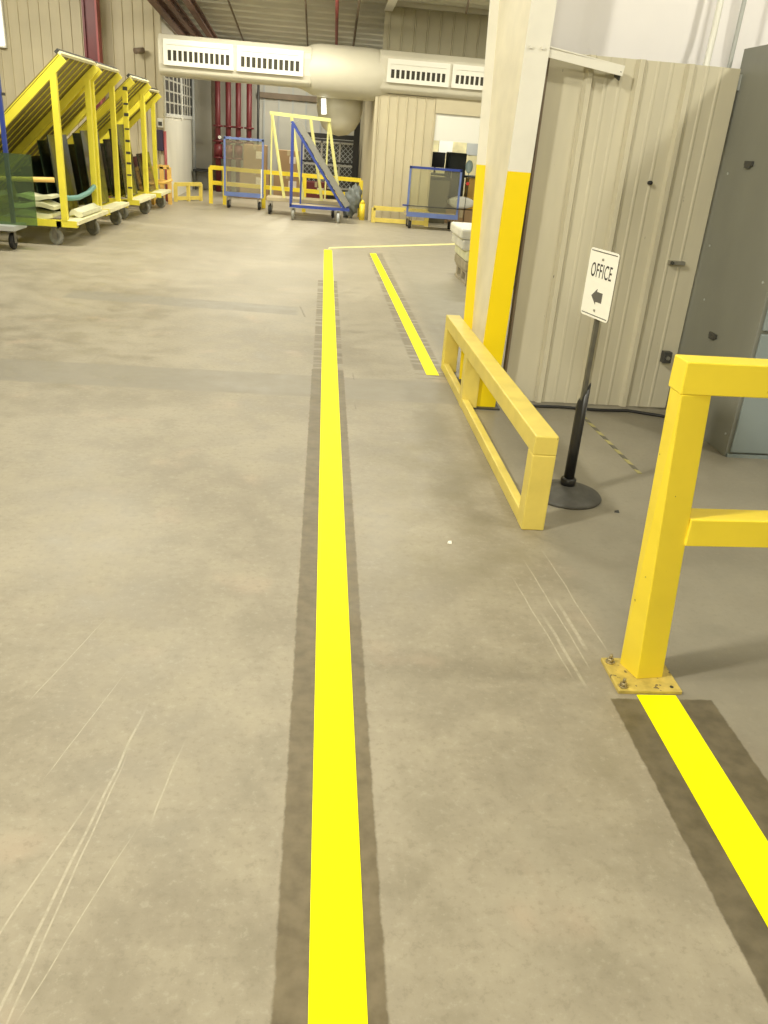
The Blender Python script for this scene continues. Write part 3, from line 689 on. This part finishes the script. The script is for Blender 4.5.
# mesh gate and black posts
t = thing('mesh_gate', 'grey diamond mesh gate panel at the back of the alcove', 'gate', (.3, 20.8, 0))
b = MB()
for x in (-.32, .10, .52, .93): b.box(x - .02, x + .02, 20.78, 20.82, .30, 1.30)
for z in (.30, .80, 1.28): b.box(-.34, .95, 20.78, 20.82, z - .02, z + .02)
for x in (-.32, .93): b.box(x - .02, x + .02, 20.78, 20.82, 0, .30)
b.build('frame', M['greywall'], t)
b = MB(); k = -.32 - 1.0
while k < .93:
    for s in (1, -1):
        a = Vector((k, 20.8, .30 if s > 0 else 1.28)); e = Vector((k + .98, 20.8, 1.28 if s > 0 else .30))
        # clip to panel
        t0 = max(0, (-.32 - a.x) / .98); t1 = min(1, (.93 - a.x) / .98)
        if t1 > t0: b.beam(a.lerp(e, t0), a.lerp(e, t1), .012, .012)
    k += .11
b.build('mesh', M['palegrey'], t)
W('wall_gate_back', -.36, .98, 21.6, 21.7, 0, 1.34, 'dark')
t = thing('black_frame', 'black steel upright and crossbar beside the beige enclosure', 'frame', (.9, 20.6, 0))
MB().box(.82, .95, 20.55, 20.68, 0, 2.35).build('upright', M['black'], t); MB().box(-.36, .82, 20.60, 20.66, 1.36, 1.46).build('crossbar', M['black'], t); MB().box(-.36, .82, 20.62, 20.66, .84, .88).build('crossbar', M['black'], t)
# tube lamp
tag(MB().cyl((.10, 16.93, 1.79), (.08, 16.93, 2.045), .045, n=14).build('hanging_lamp', M['lampwhite']), 'lit white tube lamp hanging left of the bulging duct elbow', 'lamp')

# cart A: blue framed upright glass cart
t = thing('glass_cart', 'pale blue framed cart with one upright clear pane before the red pipes', 'cart', (-1.4, 17.5, 0), 'upright framed carts')
def glasscart(t, x0, x1, y, z0, z1, m, m2, depth=.35, bar=.035):
    MB().box(x0, x1, y - .03, y + depth, z0 - .05, z0).build('platform', M['ply'], t)
    for x in (x0, x1 - bar): MB().box(x, x + bar, y, y + bar, z0, z1).build('post', M[m], t)
    MB().box(x0, x1, y, y + bar, z1 - .03, z1 + .01).build('top_bar', M[m2], t); MB().box(x0, x1, y - .032, y - .03, z0 - .06, z0 + .02).build('front_bar', M[m], t)
    MB().box(x0 + bar, x1 - bar, y + .010, y + .018, z0, z1 - .03).build('glass_pane', M['glass'], t)
    for x in (x0 + .08, x1 - .08):
        for yy in (y + .05, y + depth - .05): caster(t, x, yy, .07, z0 - .05, 'black')
glasscart(t, -1.78, -1.02, 17.30, .285, 1.27, 'bluepale', 'bluepale', .30)
MB().box(-1.07, -1.045, 17.26, 17.268, .22, .75).build('white_edge_strip', M['whiteplastic'], t)
t = thing('glass_cart', 'dark blue framed cart with clear pane before the beige enclosure opening', 'cart', (2.1, 16.1, 0), 'upright framed carts')
glasscart(t, 1.65, 2.60, 15.75, .27, 1.05, 'bluepale', 'blue', .45, .035)
MB().cyl((1.58, 15.74, .395), (2.60, 15.74, .395), .009, n=8).build('wire', M['dark'], t); MB().box(1.57, 1.66, 15.73, 15.77, .385, .41).build('handle', M['blue'], t)
# yellow A frame cart
t = thing('a_frame_cart', 'pale yellow wooden slanted frame cart behind the blue triangle cart', 'cart', (-.2, 17.0, 0))
xs4 = (-.86, -.50, -.15, .19)
MB().beam((-.90, 17.05, 1.74), (.23, 16.95, 1.70), .05, .06).build('top_bar', M['yel_lemon'], t)
for x in xs4:
    MB().beam((x, 17.0, 1.72), (x + .27, 16.65, .30), .035, .045).build('slanted_leg', M['yel_lemon'], t)
for x in (xs4[0], xs4[3]):
    MB().beam((x, 17.03, 1.72), (x - .01, 17.15, .30), .03, .035).build('rear_leg', M['yel_lemon'], t)
MB().box(-.92, .42, 16.58, 17.2, .245, .305).build('deck', M['ply'], t, .004)
for x in (-.86, .34):
    for y in (16.66, 17.12): caster(t, x, y, .08, .245, 'black')
# blue triangle cart
t = thing('triangle_cart', 'dark blue triangular cart with grey boards leaning on its slope', 'cart', (0, 16.1, 0))
for y in (15.80, 16.28):
    MB().box(-.465, -.425, y, y + .04, .24, 1.58).build('post', M['blue'], t)
    MB().beam((-.46, y + .02, 1.62), (.50, y + .02, .26), .04, .045, (0, 1, 0)).build('slanted_bar', M['blue'], t)
    MB().box(-.465, .62, y, y + .04, .215, .265).build('bottom_bar', M['blue'], t)
MB().box(-.44, .50, 15.84, 16.28, .245, .262).build('deck', M['ply'], t)
b = MB(); A = Vector((-.40, 15.80, 1.595)); E_ = Vector((.54, 15.80, .27)); d = (E_ - A).normalized(); nr = Vector((-d.z, 0, d.x)); dy = Vector((0, .54, 0))
b.quadbox([A, E_, E_ + dy, A + dy, A + nr * .10, E_ + nr * .10, E_ + dy + nr * .10, A + dy + nr * .10]); bd = b.build('board_stack', M['grey_sheet'])
tag(bd, 'grey boards stacked on the slope of the dark blue triangular cart', 'boards')
for x, wm in ((-.40, 'caster'), (.42, 'palegrey')):
    for y in (15.84, 16.26): caster(t, x, y, .09, .218, wm)
MB().box(-.29, -.26, 16.10, 16.13, .26, 1.36).build('post', M['blue'], t)
# grey tarp lump
b = MB(); bmesh.ops.create_icosphere(b.bm, subdivisions=4, radius=1)
for v in b.bm.verts:
    c = v.co; k = 1 + .16 * math.sin(c.x * 9 + c.z * 5) * math.sin(c.y * 7) + .10 * math.sin(c.z * 15 + c.x * 6)
    v.co = Vector((.70 + c.x * .17 * k + c.z * .07, 17.0 + c.y * .16 * k, max(0.0, .30 + c.z * .29 * k)))
for f in b.bm.faces: f.smooth = True
tag(b.build('crumpled_tarp', M['tarp']), 'crumpled grey tarp heap beside the enclosure corner', 'tarp')

# ---------------------------------------------------------------- duct
t = thing('air_duct', 'long cream air duct with white registers and a bulging middle', 'duct', (0, 17.1, 2.2))
def trunk(xa, xb, za, zb, y0=16.55, y1=17.3):
    poly = [(y0 + .10, za), (y1, za), (y1, zb), (y0 + .12, zb), (y0 + .02, zb - .10), (y0, zb - .2), (y0, za + .18), (y0 + .03, za + .06)]
    b = MB(); b.prism(poly, lambda u, v, d: (d, u, v), xa, xb); return b.build('trunk', M['duct'], t, .02)
trunk(-2.82, -.15, 2.20, 2.84)
trunk(1.05, 3.9, 2.22, 2.90)
MB().lathe([(.30, -.45), (.34, -.30), (.415, -.12), (.43, 0), (.43, .5), (.43, .95), (.41, 1.08), (.34, 1.28), (.30, 1.4)], 16.93, 2.50, 40, 'x').build('middle_bulge', M['duct'], t)
MB().lathe([(.44, 2.5), (.45, 2.1), (.44, 1.9), (.40, 1.72), (.31, 1.57), (.17, 1.47), (.01, 1.44)], .40, 17.62, 40).build('elbow', M['duct'], t)
def register(x0, x1, z0, z1):
    y = 16.55
    b = MB(); f = .055
    b.box(x0, x1, y - .045, y + .01, z0, z0 + f * 1.3); b.box(x0, x1, y - .045, y + .01, z1 - f * 1.5, z1); b.box(x0, x0 + f, y - .045, y + .01, z0 + f * 1.3, z1 - f * 1.5); b.box(x1 - f, x1, y - .045, y + .01, z0 + f * 1.3, z1 - f * 1.5)
    r = b.build('register_frame', M['register'], t)
    MB().box(x0 + .02, x1 - .02, y - .008, y - .002, z0 + .02, z1 - .02).build('hollow', M['hollow'], r)
    b = MB(); n = int((x1 - x0 - 2 * f) / .088)
    for i in range(n + 1):
        x = x0 + f + (x1 - x0 - 2 * f) * i / n; b.box(x - .016, x + .016, y - .036, y - .022, z0 + f, z1 - f)
    b.box(x0 + f, x1 - f, y - .030, y - .012, z1 - .165, z1 - f)
    b.build('louvre', M['register'], r)
register(-2.72, -1.52, 2.355, 2.755); register(-1.46, -.30, 2.355, 2.755)
register(1.19, 2.31, 2.385, 2.76); register(2.36, 3.46, 2.385, 2.76)
# roof steel
def joist(x0, x1, w, h, z, label, m='brownred', name='roof_joist', y0=13.5, y1=21.9, cat='beam', grp=None):
    b = MB(); 
    if name == 'roof_joist':
        zt_ = z + h
        b2 = thing(name, label, cat, (x0, y0, z), grp)
        z += .14; zt_ += .14; ze = z - .46
        MB().beam((x0, y0, z), (x1, y1, ze), w, .035).build('bottom_chord', M[m], b2); MB().beam((x0, y0, zt_), (x1, y1, ze + h), w, .035).build('top_chord', M[m], b2)
        n = 20; b = MB()
        for i in range(n):
            u = i / n; u2 = (i + 1) / n
            pa = Vector((x0 + (x1 - x0) * u, y0 + (y1 - y0) * u, (z if i % 2 else zt_) - .46 * u)); pb = Vector((x0 + (x1 - x0) * u2, y0 + (y1 - y0) * u2, (zt_ if i % 2 else z) - .46 * u2)); b.beam(pa, pb, .02, .02)
        b.build('lattice', M[m], b2); return b2
    b.cyl((x0, y0, z + .20), (x1, y1, z - .22 if y1 > 17 else z + .16), w / 2, n=12); return tag(b.build(name, M[m]), label, cat, grp)
joist(-2.80, -2.86, .13, .14, 3.27, 'brown lattice roof joist nearest the beige siding on the left', grp='brown roof joists')
joist(-2.58, -2.60, .09, .12, 3.30, 'brown lattice roof joist in the middle of the left three', grp='brown roof joists')
joist(-2.20, -2.30, .11, .13, 3.28, 'brown lattice roof joist rightmost of the left three', grp='brown roof joists')
joist(-1.55, -1.75, .035, 0, 3.40, 'thin dark roof pipe right of the brown joists', 'brownstrip', 'roof_pipe', cat='pipe')
joist(-.28, -.30, .035, 0, 3.40, 'thin dark roof pipe above the left end of the duct bulge', 'brownstrip', 'roof_pipe', cat='pipe')
joist(.19, .36, .06, 0, 3.38, 'faded red sprinkler pipe under the roof above the duct bulge', 'pinkred', 'roof_pipe', cat='pipe')
joist(.55, .73, .045, 0, 3.39, 'dark roof pipe right of the faded red sprinkler pipe', 'brownstrip', 'roof_pipe', cat='pipe')
joist(2.1, 2.45, .04, 0, 3.36, 'slanting dark roof pipe before the upper beige wall', 'brownstrip', 'roof_pipe', y1=16.2, cat='pipe')
t = thing('roof_beam', 'thick white roof beam above the right end of the duct', 'beam', (1.2, 14, 3.3))
MB().beam((1.14, 13.8, 3.59), (1.20, 17.38, 3.59), .15, .022).build('bottom_flange', M['column'], t); MB().beam((1.14, 13.8, 3.65), (1.20, 17.38, 3.65), .02, .10).build('web', M['column'], t)

# ---------------------------------------------------------------- office opening
t = thing('office_cabinet', 'dark blue-grey tall cabinet inside the opening', 'cabinet', (2.95, 18.5, 0))
MB().box(2.72, 3.08, 18.3, 18.8, .42, 1.30).build('body', M['office_dark'], t, .01); MB().box(2.74, 3.06, 18.285, 18.3, .46, 1.26).build('door', M['office_dark'], t, .004); MB().box(2.72, 3.08, 18.3, 18.8, 0, .42).build('plinth', M['card'], t)
MB().box(2.78, 2.80, 18.26, 18.285, .8, .95).build('handle', M['steel'], t)
t = thing('waste_bin', 'tall dark olive bin seen through the right blue cart pane', 'bin', (2.45, 17.4, 0))
MB().quadbox([(2.24, 17.2, 0), (2.58, 17.2, 0), (2.58, 17.6, 0), (2.24, 17.6, 0), (2.20, 17.15, .80), (2.62, 17.15, .80), (2.62, 17.65, .80), (2.20, 17.65, .80)]).build('body', M['olive'], t, .01)
MB().box(2.19, 2.63, 17.14, 17.66, .80, .85).build('lid', M['black'], t, .01)
t = thing('monitor', 'black monitor on the dark desk top inside the opening', 'monitor', (2.5, 18.9, .9))
MB().box(2.34, 2.72, 18.9, 18.94, .98, 1.28).build('screen', M['black'], t, .005); MB().box(2.50, 2.54, 18.93, 18.96, .86, 1.02).build('stand', M['black'], t)
t = thing('desk', 'dark desk in the shade inside the opening', 'desk', (2.6, 19, 0))
MB().box(2.2, 3.6, 18.82, 19.4, .82, .86).build('desk_top', M['office_dark'], t)
for x in (2.22, 3.52): MB().box(x, x + .05, 18.85, 19.35, 0, .82).build('leg', M['office_dark'], t)
t = thing('coil_roll', 'white ring shaped roll lying on a brown box in the opening', 'roll', (3.0, 17.6, .4))
b = MB(); b.lathe([(.15, 17.45), (.26, 17.45), (.27, 17.47), (.27, 17.60), (.15, 17.60)], 2.93, .44, 36, 'y'); 
for v in b.bm.verts: v.co.z = .40 + (v.co.z - .44) * .42
b.build('ring', M['whiteplastic'], t); b = MB(); b.lathe([(.01, 17.47), (.17, 17.47), (.16, 17.58), (.01, 17.58)], 2.93, .44, 24, 'y')
for v in b.bm.verts: v.co.z = .40 + (v.co.z - .44) * .42
b.build('core', M['palegrey'], t)
t = thing('cardboard_box', 'brown cardboard box under the white ring roll in the opening', 'box', (2.95, 17.6, 0))
MB().box(2.60, 3.28, 17.4, 17.8, 0, .265).build('carton', M['card'], t, .006); MB().box(2.90, 2.97, 17.398, 17.5, .12, .266).build('tape', M['ply'], t)
tag(MB().box(3.10, 3.6, 17.85, 18.28, 0, .85).build('orange_crate', M['orange'], None, .01), 'orange crate behind the foil balloon inside the opening', 'crate')
t = thing('foil_balloon', 'light blue foil balloon with red ribbon inside the opening', 'balloon', (2.98, 17.3, .7))
b = MB(); bmesh.ops.create_uvsphere(b.bm, u_segments=20, v_segments=14, radius=1)
for v in b.bm.verts: v.co = Vector((2.98 + v.co.x * .075, 17.3 + v.co.y * .05, 1.08 + v.co.z * .12))
for f in b.bm.faces: f.smooth = True
b.build('balloon_body', M['lightblue'], t); MB().tube([(2.98, 17.3, .97), (3.0, 17.3, .85), (2.98, 17.3, .50), (2.98, 17.35, .0)], .007, 6).build('string', M['dark'], t); MB().box(2.955, 3.02, 17.29, 17.31, .74, .80).build('ribbon', M['redspot'], t, .01)
for i, (x, c, l) in enumerate(((2.95, 'lampwhite', 'brightly lit notice panel on the office wall in the opening'), (3.6, 'palegrey', 'grey notice panel on the office wall in the opening'))):
    tag(MB().box(x - .16, x + .16, 20.57, 20.6, 1.25, 1.52).build('notice_panel', M['whiteplastic' if c == 'lampwhite' else c]), l, 'notice')

# ---------------------------------------------------------------- wrapped stack behind the column
t = thing('wooden_pallet', 'weathered wooden pallet under the white wrapped stack behind column', 'pallet', (2.2, 9.9, 0))
for y in (9.62, 9.95, 10.28): MB().box(1.76, 2.68, y, y + .09, .03, .13).build('stringer', M['pallet'], t)
for k in range(5): MB().box(1.75 + k * .2, 1.89 + k * .2, 9.60, 10.40, .13, .155).build('top_board', M['pallet'], t)
for k in (0, 2, 4): MB().box(1.75 + k * .2, 1.89 + k * .2, 9.60, 10.40, 0, .03).build('bottom_board', M['pallet'], t)
for (x, z0, z1, l, m) in ((1.73, .155, .27, 'brown board bundle lowest on the pallet behind the column', 'pallet'), (1.72, .27, .39, 'cream board bundle in the middle of the pallet load', 'foam'), (1.67, .39, .51, 'white wrapped bundle under the topmost one on the pallet', 'wrap'), (1.64, .51, .625, 'white wrapped bundle topmost on the pallet behind the column', 'wrap')):
    tag(MB().box(x, 2.68, 9.58, 10.42, z0, z1).build('board_bundle', M[m], None, .025), l, 'bundle', 'bundles on the pallet')

# ---------------------------------------------------------------- lights
def area(loc, sx_, sy_, power, col=(1, .95, .79), rot=(0, 0, 0), tgt=None):
    l = bpy.data.lights.new('ceiling_or_fill_lamp', 'AREA'); l.shape = 'RECTANGLE'; l.size = sx_; l.size_y = sy_; l.energy = power; l.color = col
    o = bpy.data.objects.new('ceiling_or_fill_lamp', l); C.objects.link(o); o.location = loc; o.rotation_euler = rot
    if tgt: o.rotation_euler = (Vector(tgt) - Vector(loc)).to_track_quat('-Z', 'Y').to_euler()
    return o
area((-2.8, .9, 4.3), .35, .35, 235, tgt=(0, 2.0, 0))
area((4.0, 2.0, 4.2), .4, .4, 85, tgt=(1.8, 4.5, .8))
area((-1.0, -3.2, 3.6), 1.2, .5, 155, tgt=(1.3, 4.5, .9))  # added fill from behind the camera, brightens surfaces facing it
area((-1.2, 6.0, 4.1), 1.2, .4, 68)
area((-2.6, 9.3, 3.9), 1.2, .4, 150)
area((1.0, 9.8, 3.9), 1.2, .4, 120)
area((-1.0, 14.9, 3.60), 2.4, .3, 170)
area((2.8, 14.6, 3.60), 1.6, .3, 90)
area((-5.0, 14.6, 3.60), 1.6, .3, 120, tgt=(-5.0, 16.2, 0))
area((-.6, 19.6, 2.9), 1.8, .3, 100, tgt=(-1.6, 19.8, 0))  # unseen fill, turned up to brighten the white alcove wall
area((3.1, 18.9, 1.9), .8, .8, 40, tgt=(3.1, 20.6, 1.2))  # added fill aimed at the office wall inside the opening
area((-.2, 10.5, 3.95), 1.5, .4, 40, tgt=(0, 17.5, 1.8))
wd = bpy.data.worlds.new('world'); S.world = wd; wd.use_nodes = True
wd.node_tree.nodes['Background'].inputs[0].default_value = (1, .97, .86, 1); wd.node_tree.nodes['Background'].inputs[1].default_value = .3

# ---------------------------------------------------------------- camera
cd = bpy.data.cameras.new('camera'); cam = bpy.data.objects.new('camera', cd); C.objects.link(cam)
cd.sensor_fit = 'HORIZONTAL'; cd.sensor_width = 36; cd.lens = 820 / 768 * 36; cd.clip_start = .05; cd.clip_end = 100
Rm = Matrix(((0.9946726750225705, -0.035769695090714836, -0.0966788419281122), (-0.07279976106743156, 0.4202531661619913, -0.9044818799286952), (0.0729826304812898, 0.9067016076107612, 0.4154103157169938)))
cam.matrix_world = Matrix.Translation((0, 0, 1.5)) @ Rm.to_4x4()
S.camera = cam
vs = S.view_settings; vs.view_transform = 'Standard'; vs.look = 'None'; vs.exposure = 0.0; vs.gamma = 1; vs.use_curve_mapping = False
